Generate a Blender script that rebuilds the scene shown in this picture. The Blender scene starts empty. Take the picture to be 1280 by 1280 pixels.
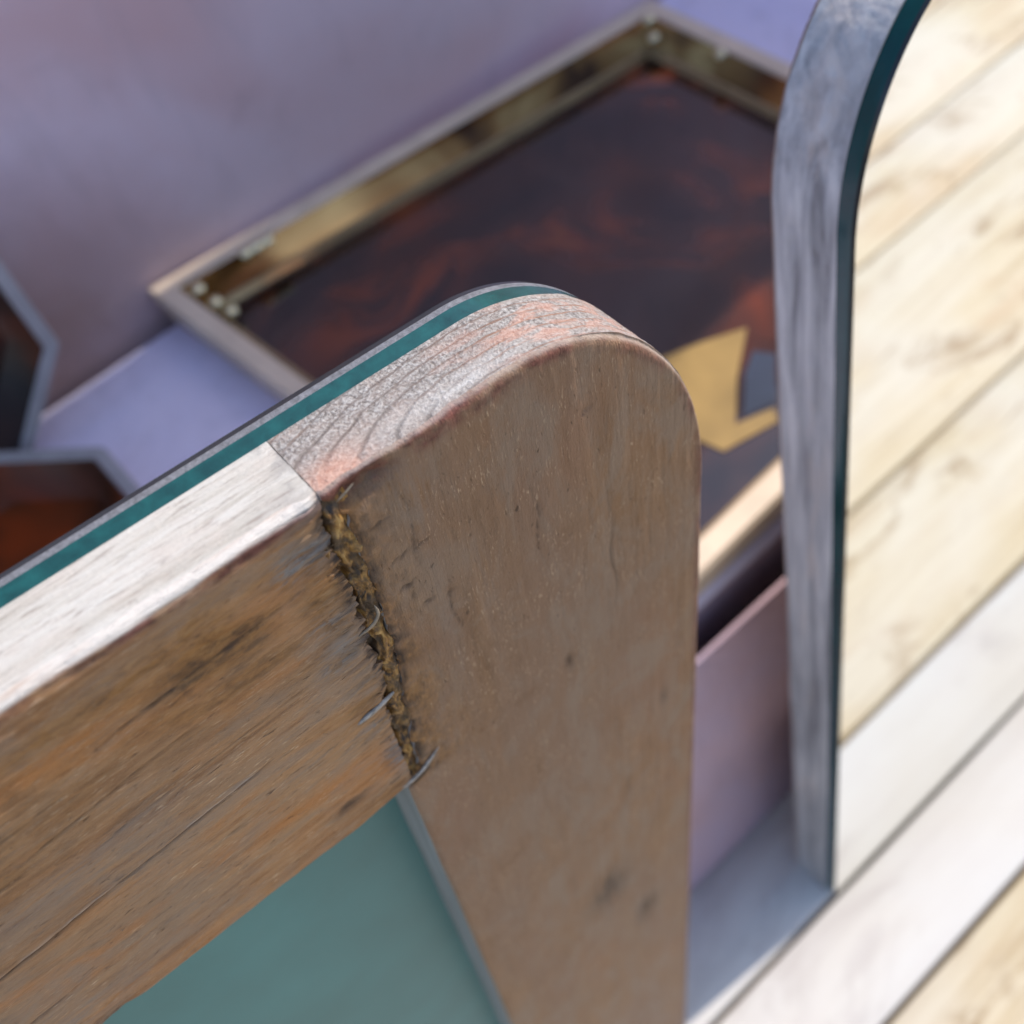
import bpy, bmesh, math, random
import numpy as np
from mathutils import Matrix, Vector

scene = bpy.context.scene
col = scene.collection
R = math.radians

# ------------------------------------------------------------------ camera
H = 0.68
cd = bpy.data.cameras.new('camera'); cam = bpy.data.objects.new('camera', cd); col.objects.link(cam)
ROW = ((0.7459585, -0.6045779, 0.2793411), (-0.6474500, -0.5600318, 0.5168876), (-0.1560589, -0.5664361, -0.8091945))
# columns: camera right, camera up, camera back (photo axes are right / down / forward)
cam.matrix_world = Matrix(((ROW[0][0], -ROW[0][1], -ROW[0][2], 0.0),
                           (ROW[1][0], -ROW[1][1], -ROW[1][2], 0.0),
                           (ROW[2][0], -ROW[2][1], -ROW[2][2], H),
                           (0, 0, 0, 1)))
cd.sensor_width = 36.0
cd.lens = 36.0 * 1400.0 / 1280.0
cd.clip_start = 0.005; cd.clip_end = 200.0
cd.dof.use_dof = True
cd.dof.focus_distance = 0.197
cd.dof.aperture_fstop = 13.0
scene.camera = cam

# ------------------------------------------------------------------ sky and sun
SUN_EL, SUN_AZ = 50.0, 0.5            # azimuth measured from +X towards +Y
w = bpy.data.worlds.new('World'); scene.world = w; w.use_nodes = True
nt = w.node_tree; nt.nodes.clear()
out = nt.nodes.new('ShaderNodeOutputWorld'); bg = nt.nodes.new('ShaderNodeBackground'); sky = nt.nodes.new('ShaderNodeTexSky')
sky.sky_type = 'NISHITA'; sky.sun_disc = False
sky.sun_elevation = R(SUN_EL); sky.sun_rotation = R(90.0 - SUN_AZ)
bg.inputs['Strength'].default_value = 0.15
nt.links.new(sky.outputs[0], bg.inputs[0]); nt.links.new(bg.outputs[0], out.inputs[0])
sd = bpy.data.lights.new('sun', 'SUN'); sd.energy = 2.9; sd.angle = R(0.5); sd.color = (1.0, 0.93, 0.82)
sun = bpy.data.objects.new('sun', sd); col.objects.link(sun)
to_sun = Vector((math.cos(R(SUN_EL)) * math.cos(R(SUN_AZ)), math.cos(R(SUN_EL)) * math.sin(R(SUN_AZ)), math.sin(R(SUN_EL))))
sun.rotation_euler = to_sun.to_track_quat('Z', 'Y').to_euler()
sun.location = (1.5, 0.3, 2.0)

vs = scene.view_settings
vs.view_transform = 'Standard'; vs.look = 'None'; vs.gamma = 1.0; vs.use_curve_mapping = False
vs.exposure = 0.7
scene.render.engine = 'CYCLES'
scene.cycles.caustics_reflective = False

# ------------------------------------------------------------------ numpy noise
def _hash(ix, iy, seed):
    n = (ix.astype(np.int64) * 374761393 + iy.astype(np.int64) * 668265263 + seed * 1442695041) & 0xFFFFFFFF
    n = ((n ^ (n >> 13)) * 1274126177) & 0xFFFFFFFF
    return ((n ^ (n >> 16)) & 0xFFFF) / 65535.0
def vnoise(x, y, seed=0):
    x = np.asarray(x, float); y = np.asarray(y, float); x, y = np.broadcast_arrays(x, y)
    ix = np.floor(x); iy = np.floor(y); fx = x - ix; fy = y - iy
    fx = fx * fx * (3 - 2 * fx); fy = fy * fy * (3 - 2 * fy)
    a = _hash(ix, iy, seed); b = _hash(ix + 1, iy, seed); c = _hash(ix, iy + 1, seed); d = _hash(ix + 1, iy + 1, seed)
    return (a + (b - a) * fx) * (1 - fy) + (c + (d - c) * fx) * fy
def fbm(x, y, seed=0, o=4):
    s = 0; a = 0.5; t = 0
    for i in range(o):
        s = s + a * vnoise(np.asarray(x) * 2 ** i + 17.3 * i, np.asarray(y) * 2 ** i - 9.1 * i, seed + i * 7); t += a; a *= 0.5
    return s / t
def sstep(a, b, x):
    t = np.clip((x - a) / (b - a), 0, 1); return t * t * (3 - 2 * t)

# ------------------------------------------------------------------ object helpers
def tag(o, label=None, cat=None, group=None, kind=None):
    if label: o['label'] = label
    if cat: o['category'] = cat
    if group: o['group'] = group
    if kind: o['kind'] = kind
    return o
def empty(name, mat=None):
    o = bpy.data.objects.new(name, None); o.empty_display_size = 0.02; col.objects.link(o)
    if mat is not None: o.matrix_world = mat
    return o
def link(name, me, mats, parent=None, smooth=True):
    if not isinstance(mats, (list, tuple)): mats = [mats]
    if not len(me.materials):
        for m in mats: me.materials.append(m)
    if smooth: me.polygons.foreach_set('use_smooth', [True] * len(me.polygons))
    o = bpy.data.objects.new(name, me); col.objects.link(o)
    if parent: o.parent = parent
    return o
def mesh_np(name, V, F, attrs=None, mi=None):
    me = bpy.data.meshes.new(name)
    V = np.asarray(V, np.float32); F = np.asarray(F, np.int32)
    me.vertices.add(len(V)); me.vertices.foreach_set('co', V.ravel())
    k = F.shape[1]
    me.loops.add(F.size); me.loops.foreach_set('vertex_index', F.ravel())
    me.polygons.add(len(F)); me.polygons.foreach_set('loop_start', np.arange(0, F.size, k, dtype=np.int32))
    if mi is not None: me.polygons.foreach_set('material_index', np.asarray(mi, np.int32))
    me.update(calc_edges=True); me.validate()
    for an, av in (attrs or {}).items():
        a = me.attributes.new(an, 'FLOAT', 'POINT'); a.data.foreach_set('value', np.asarray(av, np.float32).ravel())
    return me
def grid_faces(nr, nc, off=0, flip=False):
    i = np.arange(nr - 1)[:, None] * nc + np.arange(nc - 1)[None, :] + off
    f = np.stack([i, i + 1, i + nc + 1, i + nc], -1).reshape(-1, 4)
    return f[:, ::-1] if flip else f
class Patches:
    """collects grids (nr, nc, 3) in mm with per-vertex masks into one mesh"""
    def __init__(s, names): s.V = []; s.F = []; s.A = {n: [] for n in names}; s.M = []; s.n = 0
    def add(s, G, flip=False, mat=0, **kw):
        nr, nc = G.shape[:2]
        s.V.append(G.reshape(-1, 3)); f = grid_faces(nr, nc, s.n, flip); s.F.append(f); s.M.append(np.full(len(f), mat)); s.n += nr * nc
        for k in s.A: s.A[k].append(np.broadcast_to(kw.get(k, 0.0), (nr, nc)).reshape(-1))
    def mesh(s, name):
        return mesh_np(name, np.concatenate(s.V) * 0.001, np.concatenate(s.F), {k: np.concatenate(v) for k, v in s.A.items()}, np.concatenate(s.M))
def from_bm(name, bm):
    me = bpy.data.meshes.new(name); bmesh.ops.recalc_face_normals(bm, faces=bm.faces); bm.to_mesh(me); bm.free(); return me
def box_mesh(name, x0, x1, y0, y1, z0, z1, bev=0.0, seg=2):
    bm = bmesh.new(); bmesh.ops.create_cube(bm, size=1.0)
    for v in bm.verts: v.co = Vector(((x0 + x1) / 2 + v.co.x * (x1 - x0), (y0 + y1) / 2 + v.co.y * (y1 - y0), (z0 + z1) / 2 + v.co.z * (z1 - z0)))
    if bev: bmesh.ops.bevel(bm, geom=bm.edges[:], offset=bev, segments=seg, affect='EDGES', profile=0.6)
    return from_bm(name, bm)

# ------------------------------------------------------------------ material helpers
class NT:
    def __init__(s, name):
        s.m = bpy.data.materials.new(name); s.m.use_nodes = True; s.t = s.m.node_tree; s.N = s.t.nodes; s.L = s.t.links
        s.p = s.N['Principled BSDF']; s._c = None
    def co(s):
        if s._c is None: s._c = s.N.new('ShaderNodeTexCoord').outputs['Object']
        return s._c
    def set(s, sock, v):
        if hasattr(v, 'is_output') or isinstance(v, bpy.types.NodeSocket): s.L.new(v, sock)
        elif isinstance(v, (tuple, list)): sock.default_value = (*v, 1.0) if len(v) == 3 and sock.type == 'RGBA' else v
        else: sock.default_value = v
    def noise(s, scale, detail=4, rough=0.55, stretch=(1, 1, 1), dist=0.0, seed=0.0, co=None):
        mp = s.N.new('ShaderNodeMapping'); mp.inputs['Scale'].default_value = tuple(a * scale for a in stretch); mp.inputs['Location'].default_value = (seed, seed * 1.7, seed * .6)
        s.L.new(co or s.co(), mp.inputs[0])
        n = s.N.new('ShaderNodeTexNoise'); n.inputs['Scale'].default_value = 1.0; n.inputs['Detail'].default_value = detail; n.inputs['Roughness'].default_value = rough; n.inputs['Distortion'].default_value = dist
        s.L.new(mp.outputs[0], n.inputs['Vector']); return n.outputs['Fac']
    def ramp(s, fac, stops, interp='LINEAR'):
        r = s.N.new('ShaderNodeValToRGB'); cr = r.color_ramp; cr.interpolation = interp
        while len(cr.elements) < len(stops): cr.elements.new(0.5)
        for e, (p, c) in zip(cr.elements, stops): e.position = p; e.color = (*c, 1) if isinstance(c, (tuple, list)) else (c, c, c, 1)
        s.L.new(fac, r.inputs[0]); return r.outputs[0]
    def mix(s, fac, a, b, mode='MIX'):
        n = s.N.new('ShaderNodeMix'); n.data_type = 'RGBA'; n.blend_type = mode
        s.set(n.inputs[0], fac); s.set(n.inputs[6], a); s.set(n.inputs[7], b); return n.outputs[2]
    def math(s, op, a, b=0.0, c=0.0, clamp=False):
        n = s.N.new('ShaderNodeMath'); n.operation = op; n.use_clamp = clamp
        s.set(n.inputs[0], a); s.set(n.inputs[1], b); s.set(n.inputs[2], c); return n.outputs[0]
    def attr(s, name):
        n = s.N.new('ShaderNodeAttribute'); n.attribute_name = name; return n.outputs['Fac']
    def bump(s, h, strength=0.5, dist=0.0005, nrm=None):
        n = s.N.new('ShaderNodeBump'); n.inputs['Strength'].default_value = strength; n.inputs['Distance'].default_value = dist
        s.L.new(h, n.inputs['Height'])
        if nrm: s.L.new(nrm, n.inputs['Normal'])
        return n.outputs[0]
    def fin(s, color, rough=0.6, nrm=None, metal=0.0, spec=0.5, **kw):
        s.set(s.p.inputs['Base Color'], color); s.set(s.p.inputs['Roughness'], rough); s.p.inputs['Metallic'].default_value = metal
        s.p.inputs['Specular IOR Level'].default_value = spec
        if nrm: s.L.new(nrm, s.p.inputs['Normal'])
        for k, v in kw.items(): s.set(s.p.inputs[k], v)
        return s.m

def wood_back(name, along, warm):
    """weathered brown back of a frame member; along = grain axis of the object ('x' or 'y')"""
    t = NT(name)
    st = (0.11, 1, 1) if along == 'x' else (1, 0.08, 1)
    st2 = (0.025, 1, 1) if along == 'x' else (1, 0.025, 1)
    big = t.noise(38, 3, 0.5, (0.25, 1, 1) if along == 'x' else (1, 0.25, 1), 0.6, 3.0)
    grain = t.noise(330, 5, 0.62, st, 0.5, 1.0)
    fine = t.noise(2000, 5, 0.75, (0.05, 1, 1) if along == 'x' else st2, 0.0, 5.0)
    speck = t.noise(2400, 3, 0.6, (0.16, 1, 1) if along == 'x' else (1, 0.2, 1), 0.0, 9.0)
    pit = t.noise(1100, 4, 0.6, (0.22, 1, 1) if along == 'x' else (1, 0.3, 1), 0.4, 15.0)
    if warm:
        c = t.ramp(grain, [(0.25, (0.085, 0.042, 0.018)), (0.40, (0.21, 0.108, 0.046)), (0.54, (0.29, 0.175, 0.092)), (0.70, (0.22, 0.155, 0.105))])
        c = t.mix(t.ramp(big, [(0.40, 0.0), (0.66, 0.8)]), c, (0.20, 0.145, 0.105))
        bro = t.noise(60, 4, 0.6, (0.3, 1, 1), 0.8, 12.0)
        c = t.mix(t.ramp(bro, [(0.52, 0.0), (0.68, 0.75)]), c, (0.31, 0.14, 0.045))
    else:
        c = t.ramp(grain, [(0.26, (0.095, 0.052, 0.027)), (0.43, (0.175, 0.102, 0.055)), (0.57, (0.205, 0.127, 0.075)), (0.74, (0.25, 0.165, 0.105))])
        c = t.mix(t.ramp(big, [(0.36, 0.0), (0.62, 0.75)]), c, (0.175, 0.116, 0.085))
        bro = t.noise(22, 3, 0.55, (1, 0.4, 1), 0.5, 12.0)
        c = t.mix(t.ramp(bro, [(0.50, 0.0), (0.72, 0.35)]), c, (0.225, 0.118, 0.08))
    c = t.mix(t.ramp(fine, [(0.28, 0.55), (0.42, 0.0)]), c, (0.075, 0.04, 0.02))
    c = t.mix(t.ramp(speck, [(0.58, 0.0), (0.70, 0.8)]), c, t.mix(t.ramp(t.noise(90, 3, 0.6, (1, 1, 1), 0.3, 41.0), [(0.42, 0.0), (0.6, 1.0)]), c, (0.44, 0.345, 0.25)))
    mo = t.noise(75, 6, 0.7, (0.45, 1, 1) if warm else (1, 0.45, 1), 0.7, 31.0)
    c = t.mix(t.ramp(mo, [(0.46, 0.0), (0.62, 0.65)]), c, (0.20, 0.158, 0.128))
    c = t.mix(t.ramp(mo, [(0.30, 0.5), (0.42, 0.0)]), c, (0.13, 0.07, 0.034))
    c = t.mix(t.ramp(pit, [(0.66, 0.0), (0.72, 0.8)]), c, (0.06, 0.032, 0.018))
    c = t.mix(1.0, c, (1.62, 1.42, 1.20) if warm else (1.42, 1.24, 1.06), 'MULTIPLY')
    # placed wear: amber glue stain, dark stain, red-brown worn edge, bleached edge
    glue = t.math('MULTIPLY', t.attr('glue'), t.ramp(t.noise(130, 5, 0.6, (0.4, 1, 1) if along == 'x' else (1, 0.6, 1), 0.6, 2.0), [(0.34, 0.0), (0.56, 0.85)]))
    c = t.mix(glue, c, t.ramp(t.noise(520, 5, 0.7, (0.4, 1, 1) if along == 'x' else (1, 0.5, 1), 0.3, 4.0), [(0.30, (0.075, 0.033, 0.012)), (0.43, (0.21, 0.095, 0.028)), (0.57, (0.35, 0.162, 0.045)), (0.74, (0.42, 0.25, 0.115))]))
    dark = t.math('MULTIPLY', t.attr('dark'), t.ramp(t.noise(700, 4, 0.7, st, 0.3, 6.0), [(0.34, 0.1), (0.56, 1.0)]))
    c = t.mix(dark, c, (0.05, 0.03, 0.022))
    grey = t.math('MULTIPLY', t.attr('grey'), t.ramp(t.noise(900, 4, 0.65, st, 0.2, 8.0), [(0.35, 0.0), (0.55, 1.0)]))
    c = t.mix(grey, c, (0.25, 0.215, 0.19))
    red = t.math('MULTIPLY', t.attr('edge'), t.ramp(t.noise(190, 4, 0.6, (0.5, 0.5, 1), 0.4, 7.0), [(0.36, 0.1), (0.52, 1.0)]))
    c = t.mix(red, c, t.ramp(t.noise(500, 4, 0.65, (1, 1, 1), 0.0, 11.0), [(0.3, (0.075, 0.022, 0.016)), (0.7, (0.24, 0.085, 0.062))]))
    c = t.mix(t.math('MULTIPLY', t.attr('bleach'), t.ramp(t.noise(420, 4, 0.7, st, 0.3, 13.0), [(0.25, 0.35), (0.5, 1.0)])), c, (0.66, 0.60, 0.55))
    h = t.math('MULTIPLY_ADD', fine, 0.5, grain)
    h = t.math('MULTIPLY_ADD', speck, 0.9, h); h = t.math('MULTIPLY_ADD', t.ramp(pit, [(0.62, 0.0), (0.78, 1.0)]), -0.8, h)
    h = t.math('MULTIPLY_ADD', t.noise(2600, 3, 0.7, (1, 1, 1), 0.0, 21.0), 0.45, h)
    nrm = t.bump(h, 0.85, 0.0005)
    return t.fin(c, t.ramp(grain, [(0.3, 0.48), (0.7, 0.68)]), nrm, spec=0.35)

def edge_bleached(name):
    """outer edge of the rails: nearly white sanded softwood"""
    t = NT(name)
    g = t.noise(420, 5, 0.65, (0.06, 1, 1), 0.4, 1.0); f = t.noise(1500, 4, 0.7, (0.10, 1, 1), 0.2, 4.0)
    mott = t.noise(240, 4, 0.6, (0.5, 1, 1), 0.5, 8.0)
    c = t.ramp(g, [(0.28, (0.36, 0.325, 0.28)), (0.46, (0.50, 0.465, 0.42)), (0.66, (0.56, 0.535, 0.50))])
    c = t.mix(t.ramp(mott, [(0.45, 0.0), (0.70, 0.35)]), c, (0.50, 0.415, 0.36))
    c = t.mix(t.ramp(f, [(0.32, 0.75), (0.46, 0.0)]), c, (0.25, 0.20, 0.17))
    c = t.mix(t.math('MULTIPLY', t.attr('grey'), t.ramp(mott, [(0.3, 0.2), (0.6, 1.0)])), c, (0.26, 0.24, 0.23))
    h = t.math('MULTIPLY_ADD', f, 0.8, g); h = t.math('MULTIPLY_ADD', t.noise(2200, 3, 0.7, (0.6, 1, 1), 0, 14.0), 0.7, h)
    return t.fin(c, 0.62, t.bump(h, 0.7, 0.0004), spec=0.35)

def edge_rings(name):
    """outer edge of the stile and its rounded corner: greyed wood with growth rings, some pink wood laid bare"""
    t = NT(name)
    a = t.attr('ea'); wv = t.attr('ew')
    wob = t.noise(120, 3, 0.5, (1, 1, 1), 0.3, 3.0)
    al = t.math('MULTIPLY', t.math('MINIMUM', t.math('SUBTRACT', a, 34.0), 0.0), 0.40)
    rr = t.math('SQRT', t.math('ADD', t.math('MULTIPLY', al, al), t.math('MULTIPLY', wv, wv)))
    rr = t.math('MULTIPLY_ADD', wob, 1.5, rr)
    rr = t.math('MULTIPLY_ADD', a, 0.028, rr)
    tri = t.math('PINGPONG', t.math('MULTIPLY', rr, 0.80), 1.0)
    late = t.ramp(tri, [(0.74, 0.0), (0.93, 1.0)])
    cell = t.noise(1500, 4, 0.72, (1, 1, 1), 0.2, 6.0); mott = t.noise(160, 4, 0.6, (0.6, 1, 1), 0.6, 9.0)
    c = t.ramp(cell, [(0.36, (0.13, 0.11, 0.10)), (0.5, (0.32, 0.29, 0.27)), (0.64, (0.56, 0.53, 0.51))])
    c = t.mix(t.ramp(mott, [(0.38, 0.0), (0.62, 0.55)]), c, (0.43, 0.335, 0.285))
    c = t.mix(t.math('MULTIPLY', late, t.ramp(mott, [(0.24, 0.25), (0.55, 0.95)])), c, t.mix(t.attr('pink'), (0.15, 0.125, 0.11), (0.33, 0.155, 0.085)))
    pinkf = t.math('MULTIPLY', t.attr('pink'), t.ramp(t.noise(210, 4, 0.6, (0.5, 1.6, 1.6), 0.6, 2.0), [(0.48, 0.0), (0.60, 0.9)]))
    c = t.mix(pinkf, c, t.ramp(cell, [(0.3, (0.42, 0.20, 0.14)), (0.7, (0.62, 0.40, 0.32))]))
    c = t.mix(t.attr('raw'), c, t.ramp(cell, [(0.3, (0.44, 0.20, 0.14)), (0.65, (0.66, 0.42, 0.33))]))
    c = t.mix(t.attr('bleach'), c, t.ramp(cell, [(0.3, (0.48, 0.46, 0.44)), (0.65, (0.72, 0.70, 0.68))]))
    h = t.math('MULTIPLY_ADD', late, -0.35, t.math('MULTIPLY', cell, 1.6)); h = t.math('MULTIPLY_ADD', t.noise(3000, 2, 0.7, (1, 1, 1), 0, 17.0), 0.6, h)
    return t.fin(c, t.ramp(cell, [(0.35, 0.6), (0.7, 0.38)]), t.bump(h, 0.9, 0.00045), spec=0.5)

def mat_inner(name):
    t = NT(name)
    g = t.noise(300, 4, 0.6, (1, 0.06, 1), 0.3, 2.0)
    c = t.ramp(g, [(0.3, (0.30, 0.28, 0.27)), (0.7, (0.48, 0.46, 0.45))])
    return t.fin(c, 0.6, t.bump(g, 0.4, 0.0004))

MB_STILE = wood_back('stile_back_wood', 'y', False)
MB_RAIL = wood_back('rail_back_wood', 'x', True)
M_BLEACH = edge_bleached('bleached_edge_wood')
M_RINGS = edge_rings('ringed_edge_wood')
M_INNER = mat_inner('inner_edge_wood')

def mat_grey_edge():
    t = NT('grey_washed_edge_wood')
    g = t.noise(260, 5, 0.6, (1, 0.05, 1), 0.4, 2.0); b = t.noise(28, 4, 0.6, (1, 0.3, 1), 0.6, 7.0); k = t.noise(110, 4, 0.6, (1, 0.12, 1), 0.6, 4.0)
    c = t.ramp(g, [(0.33, (0.17, 0.17, 0.175)), (0.48, (0.40, 0.405, 0.415)), (0.64, (0.66, 0.655, 0.65))])
    c = t.mix(t.ramp(b, [(0.44, 0.0), (0.66, 0.6)]), c, (0.36, 0.36, 0.375))
    c = t.mix(t.ramp(k, [(0.56, 0.0), (0.66, 0.5)]), c, (0.58, 0.50, 0.44))
    c = t.mix(t.math('MULTIPLY', t.attr('pink'), t.ramp(k, [(0.40, 0.1), (0.58, 0.9)])), c, (0.78, 0.66, 0.58))
    return t.fin(c, 0.5, t.bump(t.math('ADD', g, k), 0.5, 0.0006), spec=0.5)
M_GREYEDGE = mat_grey_edge()
def simple(name, c, rough=0.5, metal=0.0, spec=0.5, ns=60, var=0.15, bump=0.0, bs=900, **kw):
    t = NT(name); n = t.noise(ns, 4, 0.6, (1, 1, 1), 0.3)
    lo = tuple(a * (1 - var) for a in c); hi = tuple(min(1, a * (1 + var)) for a in c)
    cc = t.ramp(n, [(0.3, lo), (0.7, hi)])
    nb = t.bump(t.noise(bs, 4, 0.65), bump, 0.0004) if bump else None
    return t.fin(cc, rough, nb, metal, spec, **kw)

M_GLASSEDGE = simple('green_glass_edge', (0.006, 0.060, 0.055), 0.18, 0, 0.5, 260, 0.35, 0.12, 1800, **{'Coat Weight': 0.3})
M_GLASSEDGE2 = simple('dark_green_glass_edge', (0.003, 0.050, 0.050), 0.2, 0, 0.3, 45, 0.25)
M_GROUND = simple('ground_glass_arris', (0.15, 0.15, 0.165), 0.42, 0.0, 0.7, 900, 0.45, 0.6, 2500)
M_SILVER = simple('dark_mirror_lip', (0.02, 0.022, 0.025), 0.2, 0.0, 0.5)
M_PAINT = simple('teal_backing_paint', (0.045, 0.185, 0.185), 0.45, 0.0, 0.45, 20, 0.12, 0.08)
def mat_mirror():
    t = NT('mirror_silver'); return t.fin(t.ramp(t.noise(3, 2), [(0.3, (0.93, 0.95, 0.93)), (0.7, (0.94, 0.955, 0.94))]), 0.004, metal=1.0)
M_MIRROR = mat_mirror()
def mat_seam():
    t = NT('glue_and_crushed_fibre')
    a = t.noise(520, 4, 0.7, (1, 0.35, 1), 0.6, 1.0); b = t.noise(190, 4, 0.6, (1, 1, 1), 0.4, 5.0)
    c = t.ramp(a, [(0.40, (0.022, 0.011, 0.006)), (0.45, (0.15, 0.065, 0.016)), (0.56, (0.36, 0.18, 0.042)), (0.72, (0.52, 0.32, 0.11))])
    c = t.mix(t.ramp(b, [(0.44, 0.0), (0.58, 0.9)]), c, (0.035, 0.02, 0.012))
    return t.fin(c, 0.5, t.bump(a, 0.8, 0.0006))
M_SEAM = mat_seam()
M_SPLINT = {'grey': simple('grey_splinter_wood', (0.17, 0.145, 0.125), 0.7, ns=1200, var=0.5),
            'pale': simple('pale_splinter_wood', (0.25, 0.195, 0.14), 0.6, ns=1200, var=0.3),
            'gold': simple('amber_splinter_wood', (0.30, 0.165, 0.05), 0.45, ns=1200, var=0.4),
            'light': simple('light_splinter_wood', (0.33, 0.29, 0.255), 0.65, ns=900, var=0.5, bump=0.6, bs=1500),
            'dark': simple('dark_splinter_wood', (0.05, 0.032, 0.022), 0.6, ns=1200, var=0.4)}

# ------------------------------------------------------------------ the framed mirrors
TH, GL = 16.0, 6.6        # wood and glass thickness in mm
XR, RX, RY = 83.0, 45.0, 62.0
RAILW = 96.0
HGT = 545.0
XL = -377.0               # left outer edge; the frame is symmetric about XM
XM = (XR + XL) / 2
def ytop(x): 
    q = np.clip((x - (XR - RX)) / RX, 0, 1); return -RY + RY * np.sqrt(np.maximum(1 - q * q, 0))
def joint_x(y): return -4.0 * sstep(-40, -92, y)
def stile_left(y):
    j = joint_x(y) + .12 + (3.0 + 2.6 * (fbm(y * 0.35, 0.3, 41, 3) - 0.5)) * sstep(-1.0, -9.0, y)
    return j + (-5.3 + 0.2 * (fbm(y * .05, 2.2, 3, 2) - .5) - j) * sstep(-94.5, -97.5, y)
def outdist(x, y):
    q = np.sqrt((np.maximum(x - (XR - RX), 0) / RX) ** 2 + (np.maximum(y + RY, 0) / RY) ** 2)
    return np.minimum(np.minimum(-y, XR - x), np.where((x > XR - RX) & (y > -RY), (1 - q) * 50.0, 1e3))
def rnd(d, e):
    k = np.clip(d, 0, e); return -(e - np.sqrt(np.maximum(e * e - (e - k) ** 2, 0)))
def gauss(x, y, cx, cy, sx, sy, ang=0.0):
    c, s_ = math.cos(ang), math.sin(ang); dx = x - cx; dy = y - cy
    return np.exp(-(((dx * c + dy * s_) / sx) ** 2 + ((-dx * s_ + dy * c) / sy) ** 2))

def stile_mesh(name, fine=True):
    P = Patches(['glue', 'dark', 'grey', 'edge', 'bleach', 'ea', 'ew', 'pink', 'raw'])
    nu = 190 if fine else 40
    u = np.linspace(0, 1, nu); g = 1 - (1 - u) ** 1.75
    x0 = XR * g
    if fine:
        off = np.concatenate([[0, .12, .27, .45, .65, .9, 1.2, 1.55, 1.95, 2.4], np.arange(2.9, 104, .55), np.arange(104, 300, 1.3), np.arange(300, HGT - 12, 6)])
    else: off = np.concatenate([[0, .4, .9, 1.6, 2.4, 4], np.arange(8, HGT - 12, 12)])
    yt = ytop(x0)
    tt = off / off[-1]
    Y = yt[None, :] * (1 - tt[:, None] ** 1.0 * 0 ) - off[:, None]
    # squeeze columns so that all end at the bottom edge
    k = sstep(0.55, 1.0, tt)[:, None]
    Y = Y * (1 - k) + (-(HGT) * tt[:, None]) * k
    X = x0[None, :] + stile_left(Y) * (1 - g)[None, :]
    d = outdist(np.minimum(X, XR), np.minimum(Y, 0))
    e = .5 + 1.5 * fbm(X * .07, Y * .07, 5, 4); ks = sstep(60, 80, X) * sstep(-18, -40, Y); e = e * (1 - ks) + .9 * ks
    Z = rnd(d, e)
    dl = X - stile_left(Y)
    Z += rnd(dl, 0.8) * 0.8
    # relief: grain running down the stile, scuffs, crumbling beside the joint
    Z += 0.30 * (fbm(X * .9, Y * .035, 11, 4) - .5) + 0.22 * (fbm(X * 2.2, Y * .22, 19, 3) - .5) + 0.6 * (fbm(X * .06, Y * .03, 23, 2) - .5)
    near = np.exp(-np.maximum(dl, 0) / 5.0) * sstep(-99, -93, Y)
    Z += near * (1.6 * (fbm(X * .5, Y * .28, 29, 4) - .62))
    # the chipped hollow at the top of the joint and small dents
    chip = gauss(X, Y, 6.0, -3.4, 6.0, 2.3, 0.12)
    Z -= 2.4 * chip * (0.6 + 0.8 * fbm(X * .4, Y * .9, 31, 3))
    for (cx, cy, sx, sy, dp) in [(41, -96, 1.3, 3.6, .5), (70, -148, 1.2, 4, .5), (20, -74, .7, 9, .35), (26, -35, .5, 7, .25), (33, -60, .6, 10, .22), (52, -20, 1.6, .8, .5), (44, -250, 8, 14, 1.1), (60, -300, 5, 12, .9)]:
        Z -= dp * gauss(X, Y, cx, cy, sx, sy, 0.05)
    cracks = np.zeros_like(X)
    for (cx, cy, ln, ww) in [(13, -20, 9, .35), (9, -34, 6, .3), (17, -48, 10, .3), (38, -40, 12, .25), (56, -70, 16, .3)]:
        gg = gauss(X, Y, cx + .6 * np.sin(Y * .3), cy, ww, ln); Z -= .35 * gg; cracks = np.maximum(cracks, gg)
    for (cx, cy, sx, sy) in [(7.5, -13.5, 1.8, .28), (9.5, -24.5, 2.6, .25), (14, -25, 1.6, .25), (8.5, -33, 2.4, .28), (12, -41, 1.2, .5), (17, -43, .9, .5)]:
        gg = gauss(X, Y + .25 * np.sin(X * 2.1), cx, cy, sx, sy, .12); Z -= .5 * gg; cracks = np.maximum(cracks, gg)
    stop = sstep(-99, -94, Y)
    glue = np.clip(np.exp(-np.maximum(dl, 0) / 4.2) * 1.25 * stop + .45 * gauss(X, Y, 4, -88, 11, 14) + .4 * gauss(X, Y, 3, -64, 7, 20), 0, 1)
    dark = np.clip(np.exp(-np.maximum(dl, 0) / 2.2) * stop * 1.3 * sstep(.38, .6, fbm(X * .5, Y * .4, 211, 3)) + cracks * .7 + gauss(X, Y, 44, -250, 7, 13) + gauss(X, Y, 60, -300, 5, 12) * .8 + .8 * gauss(X, Y, 41, -96, 1.2, 3) + .7 * gauss(X, Y, 70, -148, 1.2, 4) + chip * .6, 0, 1)
    edge = np.clip(np.exp(-((d - 1.0) / 1.4) ** 2) * (.65 + .7 * gauss(X, Y, 20, 0, 26, 12)) + 1.2 * gauss(X, Y, 21, -2.2, 14, 1.7, -.03) + chip * .8, 0, 1)
    edge *= sstep(0.0, 0.5, d + .3)
    greym = np.clip(gauss(X, Y, 14, -12, 6, 10) * .6 + .5 * gauss(X, Y, 24, -46, 3, 22) + .4 * gauss(X, Y, 15, -60, 2, 30), 0, 1) * .45
    P.add(np.stack([X, Y, Z], -1), True, 0, glue=glue, dark=dark, edge=edge, grey=greym, bleach=np.exp(-(d / .35) ** 2) * .35)
    # outer edge: along the top, round the corner, down the side
    ring = [np.stack([X[0], Y[0], Z[0]], -1), np.stack([X[1:, -1], Y[1:, -1], Z[1:, -1]], -1)]
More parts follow.
